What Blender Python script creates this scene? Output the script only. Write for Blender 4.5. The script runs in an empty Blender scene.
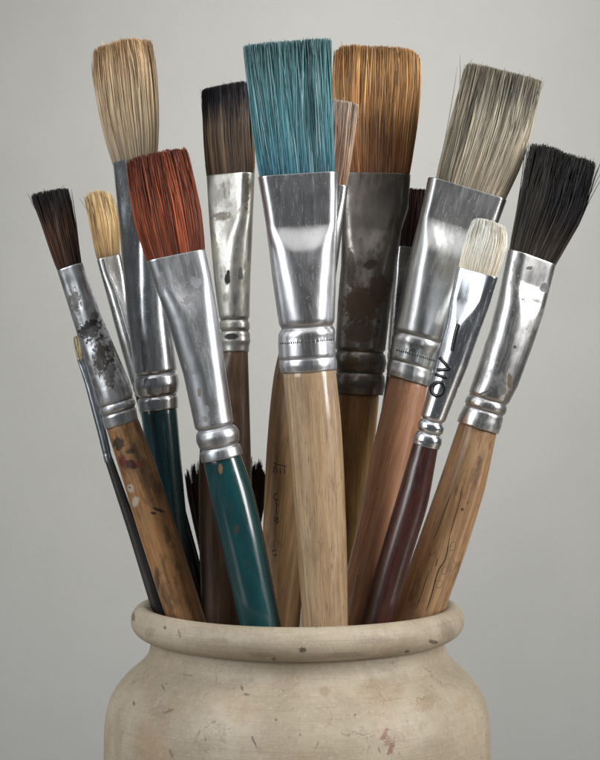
import bpy, math, random
import numpy as np
from mathutils import Matrix, Vector

random.seed(7)
RNG = np.random.default_rng(11)
S = 1.0 / 3000.0          # one photo pixel at the jar's axis, in metres
D = 1650.0                # camera distance in those units
CH = 620.0                # camera height above the table in those units
scene = bpy.context.scene
COL = scene.collection


# ------------------------------------------------------------------ helpers
def at(px, py, Y):
    k = (D + Y) / D
    return np.array([(px - 300) * k, Y, CH + (380 - py) * k])


def make_mesh(name, V, F, mat, smooth=True):
    me = bpy.data.meshes.new(name)
    me.from_pydata([tuple(v) for v in V], [], F)
    if smooth:
        me.polygons.foreach_set('use_smooth', [True] * len(me.polygons))
    if mat:
        me.materials.append(mat)
    me.update()
    return me


def link(name, me, parent=None):
    o = bpy.data.objects.new(name, me)
    COL.objects.link(o)
    if parent:
        o.parent = parent
    return o


def loft(rings, cap_a=False, cap_b=False):
    V = np.concatenate(rings, 0)
    n = len(rings[0])
    F = []
    for i in range(len(rings) - 1):
        a, b = i * n, (i + 1) * n
        for j in range(n):
            k = (j + 1) % n
            F.append((a + j, a + k, b + k, b + j))
    if cap_a:
        F.append(tuple(range(n - 1, -1, -1)))
    if cap_b:
        F.append(tuple(range((len(rings) - 1) * n, len(rings) * n)))
    return V, F


# ------------------------------------------------------------------ node helpers
class NT:
    def __init__(self, name):
        self.mat = bpy.data.materials.new(name)
        self.mat.use_nodes = True
        self.t = self.mat.node_tree
        self.t.nodes.clear()
        self.out = self.n('ShaderNodeOutputMaterial')
        self.p = self.n('ShaderNodeBsdfPrincipled')
        self.l(self.p.outputs[0], self.out.inputs[0])

    def n(self, typ, **kw):
        nd = self.t.nodes.new(typ)
        for k, v in kw.items():
            setattr(nd, k, v)
        return nd

    def l(self, a, b):
        self.t.links.new(a, b)

    def put(self, sock, v):
        if hasattr(v, 'links') or isinstance(v, bpy.types.NodeSocket):
            self.l(v, sock)
        else:
            if isinstance(v, (tuple, list)) and len(v) == 3 and sock.type == 'RGBA':
                v = (*v, 1)
            sock.default_value = v

    def coords(self):          # object coordinates in photo-pixel units
        tc = self.n('ShaderNodeTexCoord')
        return self.vm('SCALE', tc.outputs['Object'], scale=1.0 / S)

    def vm(self, op, a, b=None, scale=None):
        nd = self.n('ShaderNodeVectorMath', operation=op)
        self.put(nd.inputs[0], a)
        if b is not None:
            self.put(nd.inputs[1], b)
        if scale is not None:
            nd.inputs['Scale'].default_value = scale
        return nd.outputs['Value'] if op in ('LENGTH', 'DOT_PRODUCT') else nd.outputs[0]

    def m(self, op, a, b=None, clamp=False):
        nd = self.n('ShaderNodeMath', operation=op, use_clamp=clamp)
        self.put(nd.inputs[0], a)
        if b is not None:
            self.put(nd.inputs[1], b)
        return nd.outputs[0]

    def noise(self, vec, scale=(1, 1, 1), detail=4, rough=0.55, off=(0, 0, 0), dist=0.0):
        mp = self.n('ShaderNodeMapping')
        self.l(vec, mp.inputs[0])
        mp.inputs['Scale'].default_value = scale
        mp.inputs['Location'].default_value = off
        nd = self.n('ShaderNodeTexNoise')
        self.l(mp.outputs[0], nd.inputs['Vector'])
        nd.inputs['Scale'].default_value = 1
        nd.inputs['Detail'].default_value = detail
        nd.inputs['Roughness'].default_value = rough
        nd.inputs['Distortion'].default_value = dist
        return nd.outputs['Fac']

    def rng(self, v, a, b, c=0.0, d=1.0, smooth=True):
        nd = self.n('ShaderNodeMapRange', interpolation_type='SMOOTHSTEP' if smooth else 'LINEAR')
        self.put(nd.inputs[0], v)
        for i, x in enumerate((a, b, c, d)):
            self.put(nd.inputs[1 + i], x)
        return nd.outputs[0]

    def mix(self, f, a, b):
        nd = self.n('ShaderNodeMix', data_type='RGBA')
        self.put(nd.inputs[0], f)
        self.put(nd.inputs[6], a)
        self.put(nd.inputs[7], b)
        return nd.outputs[2]

    def mixf(self, f, a, b):
        nd = self.n('ShaderNodeMix', data_type='FLOAT')
        self.put(nd.inputs[0], f)
        self.put(nd.inputs[2], a)
        self.put(nd.inputs[3], b)
        return nd.outputs[0]

    def bump(self, h, strength, dist=0.3):
        nd = self.n('ShaderNodeBump')
        nd.inputs['Strength'].default_value = strength
        nd.inputs['Distance'].default_value = dist * S
        self.l(h, nd.inputs['Height'])
        self.l(nd.outputs[0], self.p.inputs['Normal'])

    def marks(self, co, col, marks):
        """stains, chips and painted groove shade with a place of their own: (x, z, half x, half z, tilt deg, colour, strength, raggedness)"""
        total = None
        if not marks:
            return col, None
        nz = self.noise(co, (.3, .3, .3), 5, .62, (3, 1, 7))
        nz = self.m('SUBTRACT', nz, 0.5)
        for (x, z, sx, sz, rot, c, k, rag) in marks:
            d = self.vm('SUBTRACT', co, (x, 0, z))
            vr = self.n('ShaderNodeVectorRotate', rotation_type='Y_AXIS')
            self.l(d, vr.inputs['Vector'])
            vr.inputs['Angle'].default_value = math.radians(rot)
            d = self.vm('MULTIPLY', vr.outputs[0], (1 / sx, 0, 1 / sz))
            d = self.vm('LENGTH', d)
            d = self.m('ADD', d, self.m('MULTIPLY', nz, rag * 3))
            f = self.rng(d, 1.1, 0.7, 0, k)
            col = self.mix(f, col, c)
            total = f if total is None else self.m('MAXIMUM', total, f)
        return col, total

    def set(self, **kw):
        for k, v in kw.items():
            self.put(self.p.inputs[k.replace('_', ' ')], v)


def metal(name, base=(.62, .63, .65), rough=.28, stain=(.06, .05, .04), amount=.25, marks=None, grooves=None, dent=.25, seed=0, tint=None, scr=.15):
    t = NT(name)
    co = t.coords()
    big = t.noise(co, (.05, .05, .035), 6, .62, (seed, 2, 5))
    fine = t.noise(co, (.22, .22, .05), 3, .5, (seed, 7, 1))
    f1 = t.rng(big, .70 - amount * .5, .86 - amount * .38, 0, .75)
    speck = t.rng(t.noise(co, (.28, .28, .2), 3, .5, (seed, 4, 9)), .74 - amount * .12, .80 - amount * .12, 0, .8)
    f = t.m('MAXIMUM', f1, speck)
    f = t.m('MULTIPLY', f, t.rng(fine, .25, .6, .35, 1))
    pit = t.rng(t.noise(co, (.55, .55, .45), 3, .6, (seed, 14, 9)), .655 - amount * .1, .70 - amount * .1, 0, .4)
    scuff = t.rng(t.noise(co, (.9, .9, .03), 2, .5, (seed, 11, 2), 1.2), .60, .70, 0, .3)
    f = t.m('MAXIMUM', f, t.m('MAXIMUM', pit, scuff))
    tone = t.rng(t.noise(co, (.03, .03, .02), 4, .6, (seed, 9, 9)), .3, .7, .78, 1.08)
    b = t.vm('MULTIPLY', base, (1, 1, 1))
    sc = t.n('ShaderNodeVectorMath', operation='SCALE')
    t.l(b, sc.inputs[0])
    t.l(tone, sc.inputs['Scale'])
    col = t.mix(f, sc.outputs[0], stain)
    marks = [(*q[:5], tuple(v * (.5 if max(q[5]) < .3 else 1) for v in q[5]), *q[6:]) for q in (marks or [])] + list(grooves or [])
    col, mk = t.marks(co, col, marks)
    tot = f if mk is None else t.m('MAXIMUM', f, mk)
    t.set(Base_Color=col, Metallic=t.rng(tot, 0, 1, 1, .15, False))
    r = t.m('ADD', t.rng(fine, .3, .75, rough - .02, rough + .05), t.m('MULTIPLY', tot, .35))
    t.set(Roughness=r)
    scratch = t.noise(co, (1.6, 1.6, .06), 2, .5, (seed, 3, 3))
    h = t.m('ADD', t.m('MULTIPLY', t.noise(co, (.055, .055, .035), 1.5, .4, (1, seed, 2)), 8 * dent), t.m('MULTIPLY', scratch, scr * .35))
    h = t.m('SUBTRACT', h, t.m('MULTIPLY', tot, .12))
    t.bump(h, .5, .5)
    return t.mat


def wood(name, light, dark, dirt=(.03, .02, .013), dirt_amt=.3, rough=.42, coat=.25, pores=.5, marks=None, seed=0, coat_rough=.22):
    t = NT(name)
    co = t.coords()
    g = t.noise(co, (.16, .16, .011), 6, .6, (seed, 1, 2), .6)
    col = t.mix(t.rng(g, .34, .66), dark, light)
    rings = t.noise(co, (.42, .42, .007), 3, .5, (seed, 21, 2), 1.5)
    col = t.mix(t.rng(rings, .5, .64, 0, .45), col, tuple(c * .62 for c in dark))
    blot = t.noise(co, (.03, .03, .018), 5, .65, (seed, 31, 2))
    col = t.mix(t.rng(blot, .5, .72, 0, .5), col, tuple(c * .75 for c in dark))
    fine = t.noise(co, (1.0, 1.0, .05), 4, .6, (seed, 5, 2))
    po = t.rng(fine, .56, .72, 0, pores)
    col = t.mix(po, col, tuple(c * .4 for c in dark))
    dn = t.noise(co, (.045, .045, .022), 6, .66, (seed, 8, 4))
    d = t.rng(dn, .66 - dirt_amt * .35, .86 - dirt_amt * .25, 0, .85)
    col = t.mix(d, col, dirt)
    sp = t.rng(t.noise(co, (.22, .22, .16), 3, .5, (seed, 2, 8)), .70, .76, 0, .6)
    col = t.mix(sp, col, dirt)
    col, mk = t.marks(co, col, marks)
    t.set(Base_Color=col, Roughness=t.rng(fine, .3, .7, rough - .08, rough + .12), Coat_Weight=coat, Coat_Roughness=coat_rough)
    t.bump(t.m('SUBTRACT', t.m('MULTIPLY', t.noise(co, (.08, .08, .03), 3), 1.2), t.m('MULTIPLY', po, .5)), .5, .5)
    return t.mat


def paint(name, col0, col1, rough=.22, coat=.6, chip=None, chip_amt=.12, marks=None, seed=0):
    t = NT(name)
    co = t.coords()
    g = t.noise(co, (.05, .05, .012), 5, .6, (seed, 1, 2))
    col = t.mix(t.rng(g, .3, .7), col0, col1)
    fine = t.noise(co, (.7, .7, .05), 4, .6, (seed, 3, 3))
    col = t.mix(t.rng(fine, .55, .75, 0, .35), col, tuple(c * .5 for c in col0))
    if chip:
        f = t.rng(t.noise(co, (.12, .12, .09), 4, .6, (seed, 6, 6)), .76 - chip_amt, .80 - chip_amt, 0, .7)
        col = t.mix(f, col, chip)
    col, mk = t.marks(co, col, marks)
    t.set(Base_Color=col, Roughness=t.rng(fine, .3, .7, rough - .05, rough + .12), Coat_Weight=coat, Coat_Roughness=.12)
    t.bump(t.noise(co, (.1, .1, .03), 3), .3, .5)
    return t.mat


def hair_material():
    t = NT('bristle_hair')
    a = t.n('ShaderNodeAttribute', attribute_name='hair')
    t.set(Base_Color=a.outputs['Color'], Roughness=.48)
    t.p.inputs['Specular IOR Level'].default_value = .35
    return t.mat


def plain(name, col, rough=.5):
    t = NT(name)
    co = t.coords()
    f = t.noise(co, (.4, .4, .4), 3)
    t.set(Base_Color=t.mix(t.rng(f, .3, .7), col, tuple(c * .7 for c in col)), Roughness=rough)
    return t.mat


HAIR = hair_material()
INK = plain('black_marker_ink', (.008, .008, .01), .35)
STAMP = plain('stamped_wood', (.075, .042, .02), .6)
STAMP_OLIVE = plain('stamped_olive_wood', (.27, .175, .085), .6)
CRACK = plain('wood_crack', (.050, .026, .013), .9)
ETCH = plain('etched_mark', (.05, .055, .055), .5)


# ------------------------------------------------------------------ the brush builder
class Brush:
    def __init__(self, name, label, top, rim, bristle, ferrule, handle, r_top, zs, ze, group='paintbrushes standing in the jar',
                 category='paintbrush', twist=0, crimps=(), knurl=None, mats=None, hair=None, hdepth=1.0, vfast=.24, ext=340, depth_fac=1.0):
        self.twist = math.radians(twist)
        A, B = at(*top), at(*rim)
        u = (A - B) / np.linalg.norm(A - B)
        e = np.array([1.0, 0, 0]) - u[0] * u
        e /= np.linalg.norm(e)
        y = np.cross(u, e)
        self.B, self.u, self.e, self.y = B, u, e, y
        self.O = B - u * ext
        root = bpy.data.objects.new(name, None)
        COL.objects.link(root)
        root.empty_display_size = .01
        M = Matrix(((e[0], y[0], u[0], self.O[0] * S), (e[1], y[1], u[1], self.O[1] * S), (e[2], y[2], u[2], self.O[2] * S), (0, 0, 0, 1)))
        root.matrix_world = M
        root['label'] = label
        root['category'] = category
        root['group'] = group
        self.root = root
        self.r_top = r_top
        self.bst = self.stations(bristle)
        self.fst = self.stations(ferrule)
        self.hst = self.stations(handle)
        self.zs = self.zy(zs)
        self.ze = self.zy(ze)
        self.crimps = [(self.zy(c[0]), c[1], c[2]) for c in crimps]
        self.knurl = [(self.zy(k[0]), k[1], k[2], k[3]) for k in (knurl or [])]
        self.hdepth = hdepth
        self.vfast = vfast
        self.depth_fac = depth_fac
        self.mats = mats
        self.hairspec = hair
        self.marks_f = self.marks_h = ()

    # photo pixel -> plane through the axis
    def loc(self, px, py):
        C = np.array([0, -D, CH])
        d = np.array([px - 300.0, D, 380.0 - py])
        t = np.dot(self.B - C, self.y) / np.dot(d, self.y)
        P = C + d * t
        return np.dot(P - self.O, self.e), np.dot(P - self.O, self.u)

    def zy(self, py):           # height on the axis seen at picture row py
        zs = np.linspace(0, 1000, 2001)
        P = self.O[None] + zs[:, None] * self.u[None]
        rows = 380 - (P[:, 2] - CH) * D / (D + P[:, 1])
        return float(np.interp(-py, -rows, zs))

    def stations(self, st):
        r = []
        for (xl, yl, xr, yr) in st:
            a, za = self.loc(xl, yl)
            b, zb = self.loc(xr, yr)
            r.append(((za + zb) / 2, (a + b) / 2, (b - a) / 2, za, zb))
        r.sort(key=lambda q: q[0])
        return np.array(r)

    def grooves(self, k=.75):   # grime and painted-in shade darkening the pressed grooves of the ferrule
        return [(0, z, 70, max(.9, w * .6), 0, (.03, .027, .024), k, .06) for (z, w, d) in self.crimps if d < -.7]

    def ticks(self, px0, py0, px1, py1, n):
        L = []
        for i in range(n):
            f = i / (n - 1)
            x, y = px0 + (px1 - px0) * f, py0 + (py1 - py0) * f
            L.append([(x - .1, y - 1.1), (x + .1, y + 1.1)])
        self.strokes('milled_ring', L, 1.0, ETCH, 'ferrule')

    def mk(self, lst):          # marks given in photo pixels -> local
        out = []
        ang = math.degrees(math.atan2(self.u[0], self.u[2]))
        for (px, py, sx, sz, rot, c, k, rag) in lst:
            x, z = self.loc(px, py)
            out.append((x, z, sx, sz, rot + ang, c, k, rag))
        return out

    def interp(self, st, z, i):
        return np.interp(z, st[:, 0], st[:, i])

    # ---- ferrule cross-section at height z
    def fsec(self, z, n):
        W = float(self.interp(self.fst, z, 2))
        c = float(self.interp(self.fst, z, 1))
        if z >= self.zs:
            f = 0
        elif z <= self.ze:
            f = 1
        else:
            f = (self.zs - z) / (self.zs - self.ze)
            q = min(1, f / .30)
            f = self.vfast * q * q * (3 - 2 * q) + (1 - self.vfast) * f
        W0 = W
        r0 = min(self.r_top, W)
        r = r0 + (W - r0) * f
        for (zc, w, d) in self.crimps:
            g = math.exp(-((z - zc) / w) ** 2) * d
            r += g
            W0 += g
        cth = math.cos(self.twist)
        a = max(W0 - r, 0) / cth
        ph = np.linspace(0, 2 * math.pi, n, endpoint=False)
        cs, sn = np.cos(ph), np.sin(ph)
        k = 9.0
        x = r * cs + a * np.tanh(k * cs)
        yy = r * sn * self.depth_fac ** (1 if f < .5 else 1)
        if a > 1:                # the pressed panel sinks a little between its rolled edges
            dent = .10 * r * min(1, a / 8) * math.exp(-((z - self.zs + 6) / 22) ** 2)
            yy = np.sign(sn) * (np.abs(yy) - dent * np.clip(1 - (x / (a + .01)) ** 2, 0, 1) * (np.abs(sn) > .5))
        for (zc, w, d, cnt) in self.knurl:
            g = math.exp(-((z - zc) / w) ** 2) * d * (0.45 + 0.55 * np.cos(cnt * ph))
            s = 1 + g / max(r, 1)
            x, yy = x * s, yy * s
        ct, st = math.cos(self.twist), math.sin(self.twist)
        X = x * ct - yy * st
        Y = x * st + yy * ct
        return np.stack([X + c, Y, np.full(n, z)], 1)

    def build_ferrule(self, n=160):
        z0, z1 = self.fst[0, 0], self.fst[-1, 0]
        zz = list(np.linspace(z0, z1, max(60, int((z1 - z0) / 1.3))))
        rings = []
        b0 = self.fsec(z0, n)
        def scaled(ring, s, z):
            c = ring.mean(0)
            q = c + (ring - c) * s
            q[:, 2] = z
            return q
        rings.append(scaled(b0, .90, z0 + 3))
        rings.append(scaled(b0, .93, z0 - .1))
        rings.append(scaled(b0, .985, z0 - .3))
        rings += [self.fsec(z, n) for z in zz]
        t1 = self.fsec(z1, n)
        W = self.fst[-1, 2]
        rings.append(scaled(t1, 1 - .5 / W, z1 + .4))
        rings.append(scaled(t1, 1 - 1.4 / W, z1 + .2))
        rings.append(scaled(t1, 1 - 2.0 / W, z1 - 14))
        V, F = loft(rings)
        o = link('ferrule', make_mesh('ferrule', V * S, [f[::-1] for f in F][:] if False else F, self.mats['ferrule']), self.root)
        self.ferrule = o
        return o

    def hsec(self, z, n):
        W = float(self.interp(self.hst, z, 2))
        c = float(self.interp(self.hst, z, 1))
        ph = np.linspace(0, 2 * math.pi, n, endpoint=False)
        dd = self.hdepth
        f = np.clip((self.hst[-1, 0] - z) / 40, 0, 1)
        dd = 1 + (dd - 1) * f
        return np.stack([c + W * np.cos(ph), W * dd * np.sin(ph), np.full(n, z)], 1)

    def build_handle(self, n=96):
        st = self.hst
        # tapered hidden end inside the jar
        z0, c0, W0 = st[0, :3]
        if z0 > 10:
            slope = (st[1, 1] - st[0, 1]) / (st[1, 0] - st[0, 0]) if len(st) > 1 else 0
            slope = max(-.06, min(.06, slope))
            ext = np.array([[2, c0 - slope * (z0 - 2), W0 * .72, 2, 2]])
            self.hst = np.concatenate([ext, st], 0)
        st = self.hst
        zz = np.linspace(2, st[-1, 0], 150)
        zr = st[:, 0]
        rings = []
        # smooth the radius and centre a little so that the stations do not show as kinks
        zf = np.linspace(2, st[-1, 0], 400)
        Wf = np.interp(zf, zr, st[:, 2]); cf = np.interp(zf, zr, st[:, 1])
        k = np.hanning(41); k /= k.sum()
        pad = lambda a: np.convolve(np.concatenate([2 * a[0] - a[20:0:-1], a, 2 * a[-1] - a[-2:-22:-1]]), k, 'valid')
        Wf, cf = pad(Wf), pad(cf)
        self.hst = np.stack([zf, cf, Wf, zf, zf], 1)
        for s, dz in ((.15, -2), (.6, -1.6), (.88, -.6)):
            r = self.hsec(2, n)
            c = r.mean(0)
            q = c + (r - c) * s
            q[:, 2] = 2 + dz
            rings.append(q)
        rings += [self.hsec(z, n) for z in zz]
        top = self.hsec(zz[-1], n)
        c = top.mean(0)
        q = c + (top - c) * .9
        q[:, 2] = zz[-1] + 8
        rings.append(q)
        V, F = loft(rings, True, True)
        self.handle = link('handle', make_mesh('handle', V * S, F, self.mats['handle']), self.root)

    # ---- writing and stamped figures that follow the surface
    def strokes(self, name, lines, width, mat, on='ferrule', lift=.3, label=None, taper=False, thick=.3):
        sec = self.fsec if on == 'ferrule' else self.hsec
        V, F = [], []
        for ln in lines:
            w = width
            if isinstance(ln, tuple):
                w, ln = ln
            pts = np.array([self.loc(*p) for p in ln])
            if len(pts) > 2:     # round the corners of a hand-drawn stroke
                for _ in range(2):
                    q = [pts[0]]
                    for a, b in zip(pts[:-1], pts[1:]):
                        q += [a * .75 + b * .25, a * .25 + b * .75]
                    q.append(pts[-1])
                    pts = np.array(q)
            seg = np.linalg.norm(np.diff(pts, axis=0), axis=1)
            acc = np.concatenate([[0], np.cumsum(seg)])
            m = max(4, int(acc[-1] / .6))
            s = np.linspace(0, acc[-1], m)
            P = np.stack([np.interp(s, acc, pts[:, 0]), np.interp(s, acc, pts[:, 1])], 1)
            T = np.gradient(P, axis=0)
            T /= np.linalg.norm(T, axis=1)[:, None] + 1e-9
            Nn = np.stack([-T[:, 1], T[:, 0]], 1)
            base = len(V)
            for i in range(m):
                ww = w * (.35 + .65 * min(1, math.sin(math.pi * (i + .3) / m) * 2.2)) if taper else w * (1 if 0 < i < m - 1 else .6)
                for off in (-.5, 0, .5):
                    x, z = P[i] + Nn[i] * off * ww
                    ring = sec(z, 320)
                    nx = np.roll(ring, -1, 0)
                    dx = nx[:, 0] - ring[:, 0]
                    tq = (x - ring[:, 0]) / np.where(np.abs(dx) < 1e-6, 1e-6, dx)
                    hit = (tq >= 0) & (tq <= 1)
                    yv = float((ring[:, 1] + tq * (nx[:, 1] - ring[:, 1]))[hit].min()) if hit.any() else 0.0
                    V.append((x, yv - lift + (.12 if off else 0), z))
            for i in range(m - 1):
                for j in range(2):
                    a = base + i * 3 + j
                    F.append((a, a + 3, a + 4, a + 1))
        o = link(name, make_mesh(name, np.array(V) * S, F, mat), self.ferrule if on == 'ferrule' else self.handle)
        if label:
            o['label'] = label
        md = o.modifiers.new('thickness', 'SOLIDIFY')
        md.thickness = thick * S
        md.offset = 0
        return o

    # ---- bristles: thousands of separate hairs gathered in tufts
    def build_bristles(self, n=3000, rad=.5, stops=None, var=.25, cvar=.3, roundk=.0, roundp=4, fray=.035, clump=.4, nclump=None,
                       stray=.02, straya=6, wander=.8, dfac=(.84, 1.15, 1.0), dark=.0, darkcol=(.02, .02, .02), light=.0, lightcol=(.5, .45, .4),
                       seed=0, ragged=0.0, patches=(), cross=.05):
        rng = np.random.default_rng(100 + seed)
        st = self.bst
        zb, zt = st[0, 0] - 4, st[-1, 0]
        tilt = (st[-1, 4] - st[-1, 3]) / 2
        ct, sn = math.cos(self.twist), math.sin(self.twist)
        # points in a unit super-ellipse, denser near its skin, where they are seen
        ang = rng.uniform(0, 2 * math.pi, n)
        rr = np.sqrt(rng.uniform(.30, 1, n))
        U = np.sign(np.cos(ang)) * np.abs(np.cos(ang)) ** .75 * rr
        Vv = np.sign(np.sin(ang)) * np.abs(np.sin(ang)) ** .75 * rr
        # flat brushes: spread evenly across the width
        mid = rng.random(n) < .6
        U[mid] = rng.uniform(-1, 1, mid.sum()) * .985
        lim = (1 - np.abs(U[mid]) ** 3.0) ** (1 / 3.0)
        Vv[mid] = np.sign(rng.uniform(-1, 1, mid.sum())) * lim * np.sqrt(rng.uniform(.35, 1, mid.sum()))
        nc = nclump or max(14, n // 32)
        ci = rng.integers(0, n, nc)
        CU, CV = U[ci], Vv[ci]
        Wm = st[:, 2].mean()
        own = np.argmin(((U[:, None] - CU[None]) * Wm) ** 2 + ((Vv[:, None] - CV[None]) * self.r_top * 1.2) ** 2, 1)
        K = 8
        tt = np.linspace(0, 1, K)
        ends = 1 - roundk * np.abs(U) ** roundp - np.abs(rng.normal(0, fray, n)) - rng.random(nc)[own] * ragged
        cb = rng.normal(0, 1, nc)[own]
        sb = rng.normal(0, 1, n)
        isdark = (rng.random(nc)[own] < dark) | (rng.random(n) < dark * .5)
        islight = rng.random(n) < light
        strayf = np.where(rng.random(n) < stray, 1, 0) * rng.normal(0, straya, n)
        strayv = np.where(rng.random(n) < stray, 1, 0) * rng.normal(0, straya, n)
        ends = np.clip(ends + (strayf != 0) * rng.uniform(-.05, .04, n), .15, 1.06)
        ph1, ph2 = rng.uniform(0, 6.28, n), rng.uniform(0, 6.28, n)
        du, dv = rng.normal(0, cross, n), rng.normal(0, cross * 1.5, n)
        lp, lf = rng.uniform(0, 6.28, n), rng.uniform(3, 9, n)
        cph = rng.uniform(0, 6.28, nc)[own]
        cam = rng.normal(0, 1, nc)[own]
        stp = np.array([s[0] for s in stops])
        stc = np.array([s[1] for s in stops])
        verts = np.zeros((n, K, 3, 3))
        cols = np.zeros((n, K, 3, 4))
        cols[..., 3] = 1
        jit = rng.normal(0, .035, n) + rng.normal(0, .03, nc)[own]
        for k in range(K):
            t = tt[k] * ends
            z = zb + t * (zt - zb) + tilt * U * t
            W = np.interp(z, st[:, 0], st[:, 2]) - rad - 1.3 * np.exp(-t / .07)
            c = np.interp(z, st[:, 0], st[:, 1])
            d = self.r_top * np.interp(t, (0, .45, 1), dfac)
            a = np.sqrt(np.maximum(W ** 2 - (d * sn) ** 2, 1)) / ct
            pull = clump * np.clip(t, 0, 1) ** 1.6
            uu = U + (CU[own] - U) * pull + du * (t - .15) * (1 - np.abs(U) ** 4)
            vv = Vv + (CV[own] - Vv) * pull + dv * (t - .15)
            x = a * uu + wander * t * np.sin(ph1 + t * 4) + cam * wander * .9 * t ** 2 * np.cos(cph) + strayf * t ** 2.2
            y = d * vv + wander * .6 * t * np.sin(ph2 + t * 5) + strayv * t ** 2.2
            X, Y = x * ct - y * sn + c, x * sn + y * ct
            rk = rad * (1 if k < K - 2 else (.8 if k == K - 2 else .35)) * (1 + .15 * sb.clip(-2, 2))
            for j in range(3):
                aa = 2 * math.pi * j / 3 + ph1
                verts[:, k, j, 0] = X + rk * np.cos(aa)
                verts[:, k, j, 1] = Y + rk * np.sin(aa)
                verts[:, k, j, 2] = z
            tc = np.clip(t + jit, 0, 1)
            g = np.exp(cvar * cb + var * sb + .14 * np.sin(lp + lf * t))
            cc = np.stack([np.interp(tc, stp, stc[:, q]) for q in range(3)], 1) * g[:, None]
            for (pu, pt, su, stt, pc, ps) in patches:     # paint left in the hairs, with a place of its own
                w = ps * np.exp(-((U - pu) / su) ** 2 - ((t + jit - pt) / stt) ** 2)
                cc = cc * (1 - w[:, None]) + np.array(pc)[None] * w[:, None]
            cc[isdark] = cc[isdark] * .35 + np.array(darkcol) * .65
            cc[islight] = cc[islight] * .3 + np.array(lightcol) * .7
            cols[:, k, :, :3] = np.clip(cc, .002, .9)[:, None, :]
        V = verts.reshape(-1, 3)
        i0 = (np.arange(n) * K * 3)[:, None, None]
        kk = (np.arange(K - 1) * 3)[None, :, None]
        jj = np.arange(3)[None, None, :]
        a_ = i0 + kk + jj
        b_ = i0 + kk + (jj + 1) % 3
        F = np.stack([a_, b_, b_ + 3, a_ + 3], -1).reshape(-1, 4)
        # a solid heart so that no light leaks through the tuft
        nr, ns = 40, 14
        cV, cC = [], []
        ph = np.linspace(0, 2 * math.pi, nr, endpoint=False)
        uu = np.sign(np.cos(ph)) * np.abs(np.cos(ph)) ** .6
        vv = np.sign(np.sin(ph)) * np.abs(np.sin(ph)) ** .6
        for q in range(ns):
            t = .86 * (1 - ragged * .9) * q / (ns - 1)
            sc = .78 if q < ns - 1 else .55
            tloc = t * (1 - roundk * np.abs(uu * .8) ** roundp)
            z = zb + tloc * (zt - zb) + tilt * uu * t * .7
            W = np.interp(z, st[:, 0], st[:, 2]); c = np.interp(z, st[:, 0], st[:, 1])
            d = self.r_top * np.interp(t, (0, .45, 1), dfac)
            a = np.sqrt(np.maximum(W ** 2 - (d * sn) ** 2, 1)) / ct
            x, y = a * uu * sc * (1 - ragged * .4), d * vv * sc * .85
            cV.append(np.stack([x * ct - y * sn + c, x * sn + y * ct, z], 1))
            col = np.array([np.interp(t, stp, stc[:, w]) for w in range(3)]) * .8
            cC.append(np.tile(np.append(col, 1), (nr, 1)))
        CVv, CF = loft(cV, False, True)
        nb = len(V)
        allV = np.concatenate([V, CVv]) * S
        allC = np.concatenate([cols.reshape(-1, 4), np.concatenate(cC)])
        me = bpy.data.meshes.new('bristles')
        quads = np.concatenate([F, np.array(CF[:-1]) + nb])
        nq = len(quads)
        capf = np.array(CF[-1]) + nb
        me.vertices.add(len(allV))
        me.vertices.foreach_set('co', allV.astype(np.float32).ravel())
        me.loops.add(nq * 4 + len(capf))
        me.loops.foreach_set('vertex_index', np.concatenate([quads.ravel(), capf]).astype(np.int32))
        me.polygons.add(nq + 1)
        me.polygons.foreach_set('loop_start', np.append(np.arange(nq) * 4, nq * 4).astype(np.int32))
        me.update(calc_edges=True)
        me.validate()
        me.polygons.foreach_set('use_smooth', np.ones(len(me.polygons), dtype=bool))
        ca = me.color_attributes.new('hair', 'FLOAT_COLOR', 'POINT')
        ca.data.foreach_set('color', allC.astype(np.float32).ravel())
        me.materials.append(HAIR)
        me.update()
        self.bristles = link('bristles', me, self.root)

    def build(self):
        self.build_handle()
        self.build_ferrule()
        self.build_bristles(**self.hairspec)


# ------------------------------------------------------------------ the brushes
STEEL = (.60, .61, .63)
BLACKSTAIN = (.02, .018, .016)

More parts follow.
